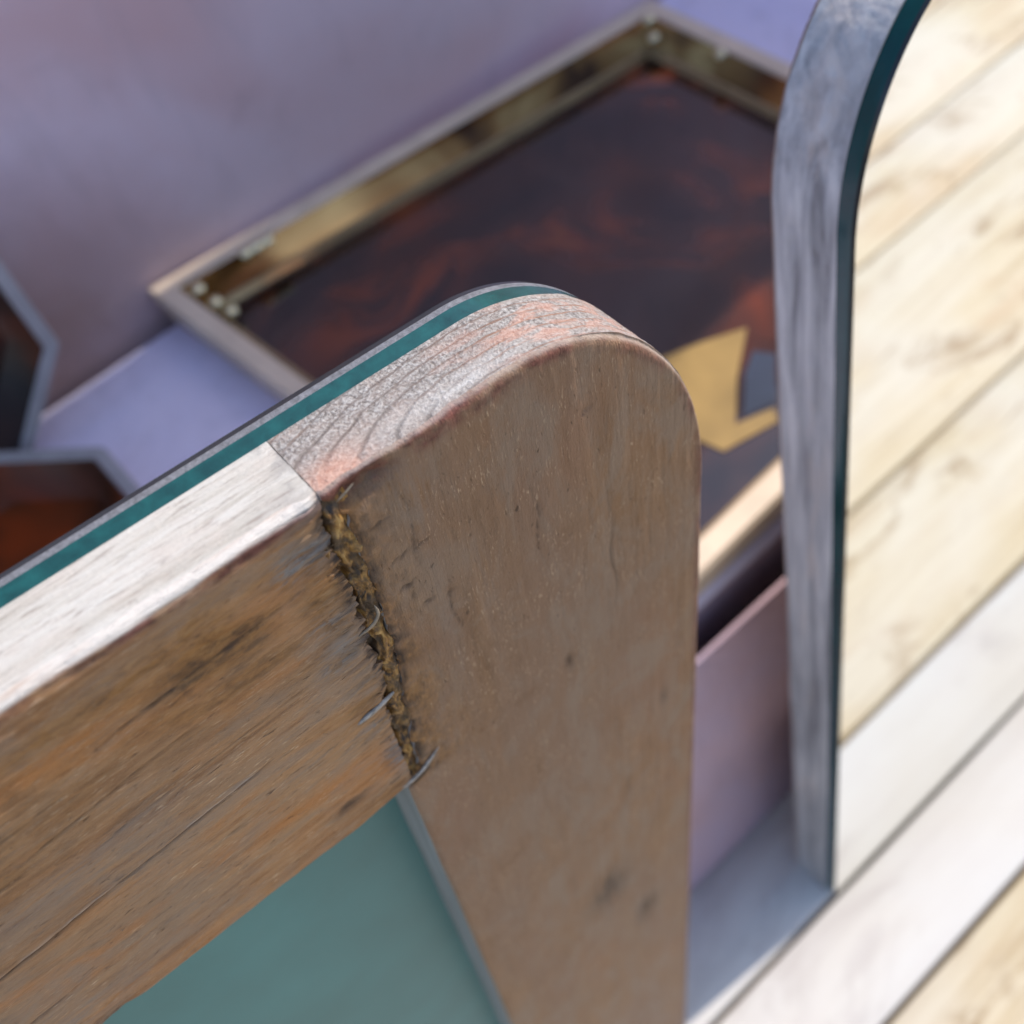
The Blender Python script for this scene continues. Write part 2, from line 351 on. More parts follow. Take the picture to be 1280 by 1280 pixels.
    ring = np.concatenate(ring)
    seg = np.r_[0, np.cumsum(np.linalg.norm(np.diff(ring[:, :2], axis=0), axis=1))]
    nd = 42 if fine else 5
    f = np.linspace(0, 1, nd)[:, None]
    Gx = np.repeat(ring[None, :, 0], nd, 0); Gy = np.repeat(ring[None, :, 1], nd, 0)
    Gz = ring[None, :, 2] * (1 - f) - TH * f
    tg = np.gradient(ring[:, :2], axis=0); tg /= np.maximum(np.linalg.norm(tg, axis=1, keepdims=True), 1e-9); nx, ny = -tg[:, 1], tg[:, 0]
    A = np.repeat(seg[None], nd, 0); W = TH + Gz
    amp = sstep(0, .12, f) * sstep(1, .93, f)
    rel = amp * (.26 * (fbm(A * .35, W * .8, 51, 4) - .5) + .22 * (fbm(A * 1.3, W * 1.6, 57, 3) - .5))
    Gx = Gx + rel * nx[None]; Gy = Gy + rel * ny[None]
    raw = gauss(A, Gz, 4.5, -1.8, 5.5, 4.2) * 1.3 * sstep(0.25, .5, fbm(A * .3, Gz * .4, 61, 3) + .12)
    pink = np.clip(gauss(A, Gz, 60, -9, 28, 8) + .8 * gauss(A, Gz, 3, -15, 3, 2) + .6 * gauss(A, Gz, 46, -5, 9, 4), 0, 1)
    ble = np.clip(1.2 * gauss(A, Gz, 30, -4, 16, 2.2) * fbm(A * .25, Gz * .9, 71, 3), 0, 1) * .8
    P.add(np.stack([Gx, Gy, Gz], -1), False, 1, ea=A, ew=-Gz, raw=np.clip(raw, 0, 1), pink=pink, bleach=ble)
    # inner edge
    l = np.stack([X[:, 0], Y[:, 0], Z[:, 0]], -1); f = np.linspace(0, 1, 6)[:, None]
    G = np.stack([np.repeat(l[None, :, 0], 6, 0), np.repeat(l[None, :, 1], 6, 0), l[None, :, 2] * (1 - f) - TH * f], -1)
    P.add(G, True, 2)
    # bottom end and the front that the glass lies on
    bt = np.stack([X[-1], Y[-1], Z[-1]], -1); f = np.linspace(0, 1, 4)[:, None]
    G = np.stack([np.repeat(bt[None, :, 0], 4, 0), np.repeat(bt[None, :, 1], 4, 0), bt[None, :, 2] * (1 - f) - TH * f], -1)
    P.add(G, True, 1)
    sl = slice(None, None, 6)
    G = np.stack([X[sl][:, ::4], Y[sl][:, ::4], np.full_like(X[sl][:, ::4], -TH)], -1); P.add(G, False, 2)
    return P.mesh(name)

def rail_mesh(name, fine=True, bottom=False):
    P = Patches(['glue', 'dark', 'grey', 'edge', 'bleach', 'ea', 'ew', 'pink', 'raw'])
    x_left = 2 * XM + 1.0
    if fine: xs = np.concatenate([np.arange(x_left, -135, 6), np.arange(-135, -8, .5), np.linspace(-8, 0, 30)])
    else: xs = np.linspace(x_left, 0, 40)
    if fine: ys = -np.concatenate([[0, .12, .27, .45, .65, .9, 1.2, 1.55, 1.95, 2.4, 2.9], np.arange(3.4, RAILW - 2.5, .42), np.linspace(RAILW - 2.3, RAILW, 8)])
    else: ys = -np.linspace(0, RAILW, 24)
    x0, y0 = np.meshgrid(xs, ys)
    jag = joint_x(y0) + (-0.5 + 2.6 * (fbm(y0 * .50, 1.7, 83, 4) - .55) + 1.5 * (vnoise(y0 * 1.3, 4.2, 85) - .6)) * sstep(-1.5, -8.0, y0)
    k = sstep(-4, 0, x0)
    X = x0 + jag * k
    edgew = (0.9 * (fbm(X * .12, 3.3, 91, 4) - .5) - 1.4 * gauss(X, 0, -128, 0, 8, 1) - .9 * gauss(X, 0, -20, 0, 8, 1)) if not bottom else 0.0
    Y = y0 + (edgew * sstep(-RAILW + 8, -RAILW, y0) if not bottom else 0)
    e = .7 + 2.4 * fbm(X * .09, Y * .02, 95, 4) - .3 * sstep(-9, 0, X)
    Z = rnd(-y0, e) + rnd(y0 + RAILW, 1.0)
    Z += 0.50 * (fbm(X * .045, Y * .75 + .03 * X, 101, 4) - .5) + .26 * (fbm(X * .20, Y * 2.1, 107, 3) - .5) + .7 * (fbm(X * .03, Y * .05, 109, 2) - .5)
    # a long open grain line and shorter checks
    cracks = np.zeros_like(X)
    for (xa, ya, xb, yb, ww, dp) in [(-100, -59.5, -24, -53, .32, .75), (-135, -63, -100, -59.5, .3, .5), (-70, -34, -30, -30, .25, .4), (-60, -43, -12, -40, .22, .35), (-120, -80, -70, -76, .25, .35), (-50, -20, -8, -17, .25, .45), (-46, -66, -14, -64, .22, .3), (-90, -27, -52, -25, .22, .35)]:
        yl = ya + (yb - ya) * (X - xa) / (xb - xa) + .5 * (fbm(X * .12, ya, 113, 3) - .5)
        m = sstep(xa, xa + 8, X) * sstep(xb, xb - 8, X)
        gg = np.exp(-((Y - yl) / ww) ** 2) * m; Z -= dp * gg; cracks = np.maximum(cracks, gg * min(1, dp * 1.5))
        Z += .35 * dp * np.exp(-((Y - yl - .8) / .5) ** 2) * m
    # torn, frayed end at the joint
    fr = sstep(-15, -1, X)
    Z += fr * (1.3 * (fbm(X * .14, Y * 1.1, 127, 4) - .55) + .7 * (vnoise(X * .2, Y * 2.2, 128) - .5)) - .5 * sstep(-2.5, 0, x0)
    scar = np.clip(gauss(X, Y, -7, -10.5, 5, 4.5) + .9 * gauss(X, Y, -6, -29, 5, 3) + gauss(X, Y, -8, -40, 4, 2.4) + .8 * gauss(X, Y, -5, -52, 4, 2) + .9 * gauss(X, Y, -5, -66, 6, 2.2) + .9 * gauss(X, Y, -4, -80, 4, 5), 0, 1)
    Z -= .55 * scar * fbm(X * .3, Y * 1.1, 131, 3)
    for (cx, cy, sx, sy, dp) in [(-60, -78, 3, 2, .5), (-18, -86, 3, 1.5, .8), (-26, -14, 6, 3.5, .35), (-76, -96, 4, 3, .7), (-88, -70, 2, 1.5, .4), (-92, -72, 3, .8, .4)]: Z -= dp * gauss(X, Y, cx, cy, sx, sy) * (.6 + .8 * fbm(X * .5, Y * .8, 137, 2))
    glue = np.clip(1.5 * gauss(X, Y, -18, -17, 19, 11, .1) + 1.1 * gauss(X, Y, -44, -10, 20, 2.6, .05) + .5 * gauss(X, Y, -60, -30, 40, 10, .05) + .6 * gauss(X, Y, -8, -58, 8, 8) + .5 * gauss(X, Y, -10, -34, 10, 8) + .6 * gauss(X, Y, -12, -94, 12, 4), 0, 1)
    dark = np.clip(cracks * .95 + 1.1 * sstep(-4.5, 0, x0) * sstep(.36, .58, fbm(X * .3, Y * .9, 213, 3)) + .6 * gauss(X, Y, -22, -20, 12, 8) * sstep(.58, .66, fbm(X * .35, Y * .6, 217, 4)) + .6 * gauss(X, Y, -31, -19, 6, 3.5) * fbm(X * .6, Y * 1.1, 139, 3) * 1.6 + .9 * gauss(X, Y, -18, -86, 4, 1.8) + .9 * gauss(X, Y, -77, -95.5, 5, 3.2) + .5 * scar * (fbm(X * .25, Y * 2.2, 149, 3) > .52), 0, 1)
    grey = np.clip(scar * .9 * (fbm(X * .25, Y * 1.8, 151, 3) > .5) + .9 * gauss(X, Y, -5.5, -9.5, 4.5, 3) + .8 * gauss(X, Y, -6, -36, 4, 2.5) + .7 * gauss(X, Y, -4, -82, 3, 8) + .7 * gauss(X, Y, -90, -88, 22, 6) + .4 * gauss(X, Y, -70, -45, 30, 4), 0, 1)
    d = -y0
    edge = np.clip(np.exp(-((d - 1.9) / 1.3) ** 2) * (.7 + .9 * gauss(X, 0, -17, 0, 16, 1) + .5 * gauss(X, 0, -75, 0, 18, 1)) + .35 * gauss(X, Y, -100, -6, 30, 5), 0, 1)
    ridge = np.exp(-((Y - (-59.5 + 6.5 * (X + 100) / 76 + .5 * (fbm(X * .12, -59.5, 113, 3) - .5)) - .75) / .24) ** 2) * sstep(-135, -110, X) * sstep(-22, -34, X) * .40 * sstep(.35, .55, fbm(X * .15, Y * .1, 221, 3))
    bl = np.clip(ridge + sstep(1.5, .6, d + 1.3 * (fbm(X * .13, Y * .3, 157, 3) - .5)) * sstep(1, -3, X) + .35 * sstep(-9, 0, X) * sstep(5, 1, d), 0, 1) if not bottom else 0
    P.add(np.stack([X, Y, Z], -1), True, 0, glue=glue, dark=dark, grey=grey, edge=edge, bleach=bl)
    nd = 40 if fine else 4; f = np.linspace(0, 1, nd)[:, None]
    Gx = np.repeat(X[:1], nd, 0); Gz = Z[:1] * (1 - f) - TH * f; amp = sstep(0, .1, f) * sstep(1, .93, f)
    Gy = Y[:1] + amp * (.28 * (fbm(Gx * .05, Gz * .9, 163, 4) - .5) + .2 * (fbm(Gx * .3, Gz * 2.0, 167, 3) - .5))
    gm = np.clip(.8 * sstep(-5, 0, Gx) * sstep(.45, .6, fbm(Gx * .4, Gz * .4, 173, 3)) + .35 * gauss(Gx, Gz, -3, -3, 8, 3), 0, 1)
    P.add(np.stack([Gx, Gy, Gz], -1), False, 1, grey=gm)
    f = np.linspace(0, 1, 5)[:, None]
    P.add(np.stack([np.repeat(X[-1:], 5, 0), np.repeat(Y[-1:], 5, 0), Z[-1:] * (1 - f) - TH * f], -1), True, 2)
    for j, fl in ((-1, False), (0, True)):
        c = np.stack([X[:, j], Y[:, j], Z[:, j]], -1); f = np.linspace(0, 1, 5)[:, None]
        P.add(np.stack([np.repeat(c[None, :, 0], 5, 0), np.repeat(c[None, :, 1], 5, 0), c[None, :, 2] * (1 - f) - TH * f], -1), fl, 0, dark=.6, glue=.5)
    P.add(np.stack([X[::6, ::4], Y[::6, ::4], np.full_like(X[::6, ::4], -TH)], -1), False, 2)
    return P.mesh(name)

def mirror_x(me, name):
    m2 = me.copy(); m2.name = name
    n = len(m2.vertices); co = np.empty(n * 3, np.float32); m2.vertices.foreach_get('co', co); co = co.reshape(-1, 3)
    co[:, 0] = 2 * XM * .001 - co[:, 0]; m2.vertices.foreach_set('co', co.ravel()); m2.flip_normals(); m2.update(); return m2

def pane_outline(inset=0.0, n=40):
    a = np.linspace(0, math.pi / 2, n)
    rx, ry = RX - inset, RY - inset
    c = [(XR - RX + rx * math.sin(t), -RY + ry * math.cos(t)) for t in a]            # top right, from the top to the side
    yb = -HGT + 4 + inset; rb = 7.0
    c += [(XR - inset - rb + rb * math.cos(t), yb + rb - rb * math.sin(t)) for t in np.linspace(0, math.pi / 2, 8)]
    L = [(2 * XM - x, y) for x, y in c][::-1]
    return np.array(c + L)
def strip(name, o0, z0, o1, z1):
    n = len(o0); V = np.concatenate([np.c_[o0, np.full(n, z0)], np.c_[o1, np.full(n, z1)]]) * .001
    i = np.arange(n); j = (i + 1) % n
    return mesh_np(name, V, np.stack([i, j, j + n, i + n], -1))
def cap(name, o, z, flip):
    bm = bmesh.new(); vs_ = [bm.verts.new((x * .001, y * .001, z * .001)) for x, y in (o if not flip else o[::-1])]; bm.faces.new(vs_)
    me = bpy.data.meshes.new(name); bm.to_mesh(me); bm.free(); return me

ST = stile_mesh('stile'); RT = rail_mesh('top_rail')
STL = mirror_x(stile_mesh('stile_coarse', False), 'stile_far')
RB = rail_mesh('bottom_rail', False, True)
def seam_mesh():
    ys = -np.arange(0.6, 97, .3); xs = np.linspace(-2.4, 6.0, 44)
    X, Y = np.meshgrid(xs, ys); c = joint_x(Y); t = (xs[None, :] - 1.2) / 4.2
    Z = -.8 + 3.4 * (fbm(X * .6, Y * .24, 181, 5) - .47) + .8 * (vnoise(X * 2.0, Y * .55, 183) - .5) - 1.6 * np.abs(np.clip(t, -1, 1)) ** 2 - .9 * gauss(X, Y * 0, -.6, 0, .5, 1)
    Z -= 1.6 * sstep(-6, 0, Y)
    P = Patches([]); P.add(np.stack([X + c + 1.6 * (fbm(X * .2, Y * .3, 187, 3) - .5), Y, Z], -1), True); return P.mesh('glue_seam')
SEAM = seam_mesh()
O0, O1, O2 = pane_outline(0), pane_outline(0.0), pane_outline(.5)
EDGE = strip('glass_edge', O0, -TH - .02, O1, -TH - 3.7)
BEV = strip('ground_bevel', O1, -TH - 3.7, pane_outline(.1), -TH - 5.2)
LIP = strip('lip', pane_outline(.1), -TH - 5.2, O2, -TH - GL)
FACE = cap('mirror_face', O2, -TH - GL, False)
BACK = cap('backing_paint', pane_outline(.3), -TH + .15 - .3, True)

def splinter_mesh(name, pts, rad, flat=0.5, n=7):
    """tapering curved sliver through pts (mm)"""
    pts = [Vector(p) for p in pts]; m = 10; C = []
    for i in range(m):
        t = i / (m - 1) * (len(pts) - 1); k = min(int(t), len(pts) - 2); u = t - k
        p0 = pts[max(k - 1, 0)]; p1 = pts[k]; p2 = pts[k + 1]; p3 = pts[min(k + 2, len(pts) - 1)]
        C.append(0.5 * ((2 * p1) + (p2 - p0) * u + (2 * p0 - 5 * p1 + 4 * p2 - p3) * u * u + (3 * p1 - p0 - 3 * p2 + p3) * u ** 3))
    V = []; F = []
    for i, p in enumerate(C):
        tg = (C[min(i + 1, m - 1)] - C[max(i - 1, 0)]).normalized(); a = tg.cross(Vector((0, 0, 1))); a = a.normalized() if a.length > 1e-4 else Vector((1, 0, 0)); b = a.cross(tg)
        t = i / (m - 1); r = rad * (min(1, .08 + t * 2.4) * (1 - t ** 2.6) + .05)
        for j in range(n):
            th = 2 * math.pi * j / n; rr = r * (1 + .25 * math.sin(j * 2.4 + i * .8))
            V.append((p + a * math.cos(th) * rr + b * math.sin(th) * rr * flat) * .001)
    for i in range(m - 1):
        for j in range(n): F.append((i * n + j, i * n + (j + 1) % n, (i + 1) * n + (j + 1) % n, (i + 1) * n + j))
    return mesh_np(name, np.array([tuple(v) for v in V]), np.array(F))

SPL = [  # torn slivers and one bent shaving standing up along the joint (points in mm, radius, wood)
    ([(-3.6, -37.6, -.4), (.0, -36.2, .7), (1.9, -33.8, 1.3), (1.9, -31.4, .6)], .85, 'pale'),
    ([(-10.5, -62.4, -.5), (-5.0, -60.6, .3), (.2, -59.4, .3)], 1.5, 'light'),
    ([(-8.5, -95.2, -.4), (-2.0, -93.2, .7), (4.2, -88.6, 1.0)], 1.3, 'light'),
    ([(2.4, -3.6, -.6), (4.2, -2.3, .2), (5.8, -1.2, .6)], .5, 'pale'),
]
def fibres_mesh():
    rnd_ = random.Random(5); V = []; F = []
    def hair(p, q, r):
        p = Vector(p); q = Vector(q); mid = (p + q) / 2 + Vector((rnd_.uniform(-.4, .4), rnd_.uniform(-.4, .4), rnd_.uniform(0, .5)))
        b = len(V)
        for c, rr in ((p, r), (mid, r * .8), (q, r * .2)):
            for a in range(3):
                V.append(tuple((c + Vector((math.cos(a * 2.1) * rr, math.sin(a * 2.1) * rr * .6, math.sin(a * 2.1) * rr))) * .001))
        for i in range(2):
            for a in range(3): F.append((b + i * 3 + a, b + i * 3 + (a + 1) % 3, b + i * 3 + 3 + (a + 1) % 3, b + i * 3 + 3 + a))
    for i in range(45):      # frayed end of the rail
        y = -rnd_.uniform(5, 95); xj = float(joint_x(np.array(y))) ; L = rnd_.uniform(1.0, 4.5)
        x1 = xj + rnd_.uniform(-2.0, .8); hair((x1 - L, y - L * .15, -.2), (x1, y + rnd_.uniform(-.2, .6), rnd_.uniform(-.4, .7)), rnd_.uniform(.03, .10))
    for i in range(45):       # fuzz on the sawn outer edge
        x = rnd_.uniform(-120, 70); y = float(ytop(np.array(max(x, 0.0)))); z = -rnd_.choice([rnd_.uniform(2.2, 3.5), rnd_.uniform(14, 15.5)])
        hair((x, y - .3, z), (x + rnd_.uniform(-1, 1), y + rnd_.uniform(.2, .9), z + rnd_.uniform(-.2, .8)), .035)
    for i in range(90):       # raised fibres along the back of the rail
        x = rnd_.uniform(-120, -6); y = -rnd_.uniform(8, 94); L = rnd_.uniform(1, 4.0)
        hair((x, y, -.25), (x + L, y + L * .06, rnd_.uniform(.12, .3)), rnd_.uniform(.04, .09))
    return mesh_np('loose_fibres', np.array(V), np.array(F))
FIB = fibres_mesh()
SPLM = [(splinter_mesh('splinter', [(a, b, c * .6 - .15) for a, b, c in p], r * .8, .42, 5), k) for p, r, k in SPL]

def framed_mirror(mat, label, details):
    t = tag(empty('framed_mirror', mat), label, 'mirror', 'wood framed mirrors standing on the planks')
    def part(name, me, mats, lab=None, kind=None, smooth=True):
        o = link(name, me, mats, t, smooth)
        if lab: o['label'] = lab
        if kind: o['kind'] = kind
        return o
    part('stile', ST, [MB_STILE, M_RINGS, M_INNER], 'upright with rounded corner, greyed end grain on its edge')
    part('stile', STL, [MB_STILE, M_RINGS, M_INNER])
    tr = part('rail', RT, [MB_RAIL, M_BLEACH, M_INNER], 'cross rail with frayed end and bleached outer edge')
    br = part('rail', RB, [MB_RAIL, M_INNER, M_INNER]); br.location = (0, -(HGT - 4 - RAILW) * .001, 0)
    if details:
        part('glue_seam', SEAM, M_SEAM, 'dark amber glue and crushed fibre in the joint')
        for me, k in SPLM:
            o = link('splinter', me, M_SPLINT[k], tr)
        o = link('loose_fibres', FIB, M_SPLINT['pale'], tr); o['kind'] = 'stuff'
    else: part('glue_seam', SEAM, M_SEAM)
    gl = part('glass_pane', EDGE, M_GLASSEDGE, 'thick glass with a green edge')
    for nm, me, m in (('ground_bevel', BEV, M_GROUND), ('dark_lip', LIP, M_SILVER), ('mirror_face', FACE, M_MIRROR), ('backing_paint', BACK, M_PAINT)):
        link(nm, me, m, gl, nm not in ('mirror_face', 'backing_paint'))
    if not details:
        gl.scale.z = .6; gl.location.z = -TH * .4 * .001              # thinner pane on this one
        for o in t.children_recursive:
            for a, b in (('ringed_edge_wood', M_GREYEDGE), ('ground_glass_arris', M_GLASSEDGE2), ('green_glass_edge', M_GLASSEDGE2)):
                for sl in o.material_slots:
                    if sl.material and sl.material.name == a: sl.link = 'OBJECT'; sl.material = b
    return t

m1 = Matrix(((0.99722952, 0.07007998, -0.02494159, 0.02707006),
             (-0.02602207, 0.01454721, -0.99955552, 0.10796351),
             (-0.06968600, 0.99743530, 0.01633053, 0.54822301), (0, 0, 0, 1)))
framed_mirror(m1, 'wood framed mirror in front, turned to show its brown back and rounded corner', True)
LEAN = R(4.75)
up = Vector((0, math.sin(LEAN), math.cos(LEAN))); xa = Vector((-1, 0, 0)); za = xa.cross(up)
foot = Vector((0.185, 0.089, 0.0))                       # front lower left corner of the glass
TK = 1.42                                                # this mirror has the thicker frame
up *= 0.985
org = foot - xa * (XR * .001) + up * (HGT * .001) + za * ((TH + GL * .6) * .001 * TK)
m2 = Matrix(((xa.x, up.x, za.x * TK, org.x), (xa.y, up.y, za.y * TK, org.y), (xa.z, up.z, za.z * TK, org.z), (0, 0, 0, 1)))
framed_mirror(m2, 'wood framed mirror at the right, its glass face showing the sunlit planks', False)

# ------------------------------------------------------------------ plank floor
def mat_plank(i, white=False):
    t = NT('whitewashed_plank_%d' % i)
    g = t.noise(120, 5, 0.62, (0.05, 1, 1), 0.6, i * 3.1); f = t.noise(700, 4, 0.7, (0.04, 1, 1), 0.0, i * 1.3)
    big = t.noise(16, 4, 0.6, (0.35, 1, 1), 0.9, i * 2.2)
    c = t.ramp(g, [(0.28, (0.42, 0.325, 0.20)), (0.46, (0.565, 0.47, 0.325)), (0.66, (0.63, 0.555, 0.42))])
    c = t.mix(t.ramp(big, [(0.50, 0.0), (0.70, 0.7)]), c, (0.50, 0.36, 0.23))
    c = t.mix(t.ramp(t.noise(9, 3, 0.5, (0.6, 1, 1), 0.4, i * 5.0 + 2), [(0.42, 0.0), (0.62, 0.65)]), c, (0.64, 0.60, 0.53))
    c = t.mix(t.ramp(f, [(0.27, 0.5), (0.40, 0.0)]), c, (0.25, 0.19, 0.13))
    st = t.noise(24, 5, 0.65, (0.45, 1, 1), 0.8, i * 4.4 + 1)
    c = t.mix(t.ramp(st, [(0.54, 0.0), (0.66, 0.75)]), c, (0.30, 0.20, 0.11))
    if white: c = t.mix(0.60, c, (0.60, 0.60, 0.63))
    kn = t.N.new('ShaderNodeTexVoronoi'); mp = t.N.new('ShaderNodeMapping'); mp.inputs['Scale'].default_value = (6, 13, 1); mp.inputs['Location'].default_value = (i * .7, i * 1.9, 0)
    t.L.new(t.co(), mp.inputs[0]); t.L.new(mp.outputs[0], kn.inputs['Vector']); kn.inputs['Scale'].default_value = 1.0
    c = t.mix(t.ramp(kn.outputs['Distance'], [(0.03, 0.5), (0.09, 0.0)]), c, (0.30, 0.20, 0.12))
    return t.fin(c, 0.6, t.bump(t.math('MULTIPLY_ADD', f, 0.5, g), 0.4, 0.001), spec=0.3)
PM = [mat_plank(i) for i in range(4)]
PWHITE = mat_plank(7, True)
def plank_mesh(x0, x1, wid, seed):
    n = 90; xs = np.linspace(x0, x1, n); jit = lambda k: .0016 * (fbm(xs * 14, k * 3.7 + seed, 301 + seed, 3) - .5)
    ya = jit(1) - .0004; yb = -wid + .0030 + jit(2); b = .0016
    prof = [(ya, -.018), (ya, -b), (ya - b * .4, -b * .35), (ya - b, 0), (ya * .5 + yb * .5, 0 * xs), (yb + b, 0), (yb + b * .4, -b * .35), (yb, -b), (yb, -.018)]
    G = np.stack([np.stack([xs, y_ + 0 * xs, z_ + 0 * xs], -1) for y_, z_ in prof], 0) * 1000
    P = Patches([]); P.add(G, False)
    for e in (0, -1): P.add(np.stack([G[:5, e], G[:3:-1, e]], 0), e == 0)
    return P.mesh('plank')
floor = tag(empty('plank_floor'), 'whitewashed plank floor in the sun', None, None, 'structure')
rg = random.Random(11)
PWS = [.0625, .118, .178, .099, .13, .11, .15]; y = 0.0885; row = 0
while y > -0.95:
    o = link('plank', plank_mesh(-1.0, 2.3, PWS[row % 7], row), PWHITE if row == 0 else PM[(row * 3 + row // 2) % 4], floor, False)
    o.location = (0, y, rg.uniform(-.0008, .0003)); y -= PWS[row % 7]; row += 1
y = 0.0885 + .062
for k, wv_ in enumerate((.075, .08, .062)):
    o = link('plank', plank_mesh(-1.0, 2.3, .062 if k == 0 else wv_, 20 + k), PWHITE, floor, False); o.location = (0, y, -.0004); y += wv_  # white boards lighten this shaded strip in place of sunlight
tag(link('ground', mesh_np('ground', [(-40, -40, -.022), (40, -40, -.022), (40, 40, -.022), (-40, 40, -.022)], [(0, 1, 2, 3)]), simple('dark_subfloor', (0.10, 0.075, 0.05), 0.9, ns=8)), None, None, None, 'structure')

# ------------------------------------------------------------------ plinth and wall
HP = 0.24
def mat_lilac(name, a, b, sc, tint=None):
    t = NT(name); n = t.noise(sc, 3, 0.5, (1, 1, 1), 0.5, 2.0); st = t.noise(45, 4, 0.6, (1, 1, .3), 0.4, 5.0)
    c = t.mix(t.ramp(n, [(0.36, 0.0), (0.64, 1.0)]), a, b); c = t.mix(t.ramp(st, [(0.52, 0.0), (0.75, 0.25)]), c, tuple(x * .6 for x in a))
    if tint:  # warm bounce from the amber trays, painted into the wall colour
        vd = t.N.new('ShaderNodeVectorMath'); vd.operation = 'DISTANCE'; t.L.new(t.co(), vd.inputs[0]); vd.inputs[1].default_value = tint
        dd = t.math('MULTIPLY_ADD', t.noise(22, 4, 0.6, (1, 1, 1), 0.5, 8.0), 0.06, vd.outputs['Value'])
        c = t.mix(t.ramp(dd, [(0.045, 0.75), (0.15, 0.0)]), c, (0.36, 0.20, 0.13))
    c = t.mix(t.ramp(t.noise(11, 5, 0.7, (1, 1, 1), 0.6, 17.0), [(0.55, 0.0), (0.72, 0.3)]), c, tuple(x * .55 for x in b))
    return t.fin(c, 0.65, t.bump(t.noise(240, 5, 0.65), 0.5, 0.001), spec=0.3)
M_WALL = mat_lilac('lilac_wall_paint', (0.84, 0.66, 0.72), (0.78, 0.52, 0.53), 6, (0.045, 0.0, 0.27))
M_TOP = mat_lilac('pale_lilac_top', (0.84, 0.78, 0.95), (0.76, 0.72, 0.94), 9)
M_FRONT = mat_lilac('mauve_front_paint', (0.50, 0.32, 0.34), (0.44, 0.34, 0.44), 9)
pl = tag(empty('plinth', Matrix.Translation((0, 0, 0))), 'lilac painted plinth carrying the amber trays', 'plinth')
fp = box_mesh('front_panel', -.8, 1.6, .148, .1505, .001, HP - .024, .0008)
for v in fp.vertices: v.co.y += .022 * v.co.z / (HP - .024)           # the front leans back a little
link('front_panel', fp, M_FRONT, pl, False)
link('added_recess_board', box_mesh('added_recess_board', -.8, 1.6, .186, .194, .001, HP - .0142, .001), M_FRONT, pl, False)  # slot behind the panel, added to darken the strip below the tray
link('top_board', box_mesh('top_board', -.8, 1.6, .184, .531, HP - .0138, HP, .0025), M_TOP, pl, False)
wl = tag(empty('wall', Matrix.Translation((0, .54, 0))), 'lilac painted wall behind the plinth', 'wall')
link('wall_face', box_mesh('wall_face', -3, 3.2, 0, .12, 0, .80, .002), M_WALL, wl, False)
link('added_shade_wall', box_mesh('added_shade_wall', .95, 1.05, -.243, -.001, 0, 1.5, .002), M_WALL, wl, False)  # unseen block added so its shadow ends across the tray

# ------------------------------------------------------------------ amber trays
def mat_tort(name, seed, gold=False, bright=False, dull=False):
    t = NT(name)
    a = t.noise(11, 2, 0.45, (1, 1, 1), 1.6, seed); b = t.noise(19, 2, 0.5, (1, 1, 1), 1.2, seed + 4)
    if gold: c = t.ramp(a, [(0.38, (0.07, 0.028, 0.010)), (0.5, (0.25, 0.115, 0.032)), (0.66, (0.50, 0.30, 0.11))])
    else:
        c = t.ramp(a, [(0.40, (0.022, 0.011, 0.009)), (0.56, (0.050, 0.019, 0.012)), (0.70, (0.15, 0.034, 0.012)), (0.84, (0.34, 0.10, 0.025))])
        c = t.mix(t.ramp(b, [(0.56, 0.0), (0.74, 0.8)]), c, (0.05, 0.025, 0.018))
        c = t.mix(t.math('MULTIPLY', t.attr('honey'), t.ramp(b, [(0.40, 0.0), (0.56, 1.0)])), c, (0.40, 0.075, 0.015))
    if bright: c = t.mix(1.0, c, (2.6, 1.7, 0.9), 'MULTIPLY')
    rough_ = gold or bright or dull
    return t.fin(c, metal=0.6 if gold else 0.0, rough=0.14 if gold else 0.32 if rough_ else 0.05, spec=0.4 if gold else 0.25 if rough_ else 0.8, **{'Coat Weight': 0.0 if rough_ else 0.5, 'Coat Roughness': 0.02})
M_TORT = mat_tort('tortoiseshell_resin', 2.0); M_TORT2 = mat_tort('tortoiseshell_resin_red', 9.0, bright=True); M_TORT3 = mat_tort('tortoiseshell_resin_dull', 14.0, dull=True); M_GOLD = mat_tort('amber_resin_side', 5.0, True)
M_RIM = simple('beige_rim', (0.74, 0.59, 0.45), 0.45, 0, 0.5, 40, 0.12); M_RIMG = simple('grey_rim', (0.36, 0.35, 0.37), 0.4, 0, 0.5, 40, 0.15)
M_GLINT = simple('pale_gold_glint', (0.97, 0.84, 0.56), 0.3, 1.0, 0.5)
def inset(poly, d):
    out_ = []; n = len(poly)
    for i in range(n):
        p0, p1, p2 = (Vector(poly[i - 1]), Vector(poly[i]), Vector(poly[(i + 1) % n]))
        a = (p1 - p0).normalized(); b = (p2 - p1).normalized(); na = Vector((-a.y, a.x)); nb = Vector((-b.y, b.x))
        m = (na + nb); m = m / (1 + na.dot(nb)); out_.append(tuple(p1 + m * d))
    return out_
def loops_mesh(name, loops, close_end=False, bev=0.0):
    bm = bmesh.new(); L = [[bm.verts.new(p) for p in lp] for lp in loops]; n = len(loops[0])
    for A_, B_ in zip(L, L[1:]):
        for i in range(n): bm.faces.new((A_[i], A_[(i + 1) % n], B_[(i + 1) % n], B_[i]))
    if close_end: bm.faces.new(L[-1])
    if bev: bmesh.ops.bevel(bm, geom=[e for e in bm.edges if e.calc_face_angle(0) > .5 and len(e.link_faces) == 2], offset=bev, segments=3, affect='EDGES', profile=.5)
    return from_bm(name, bm)
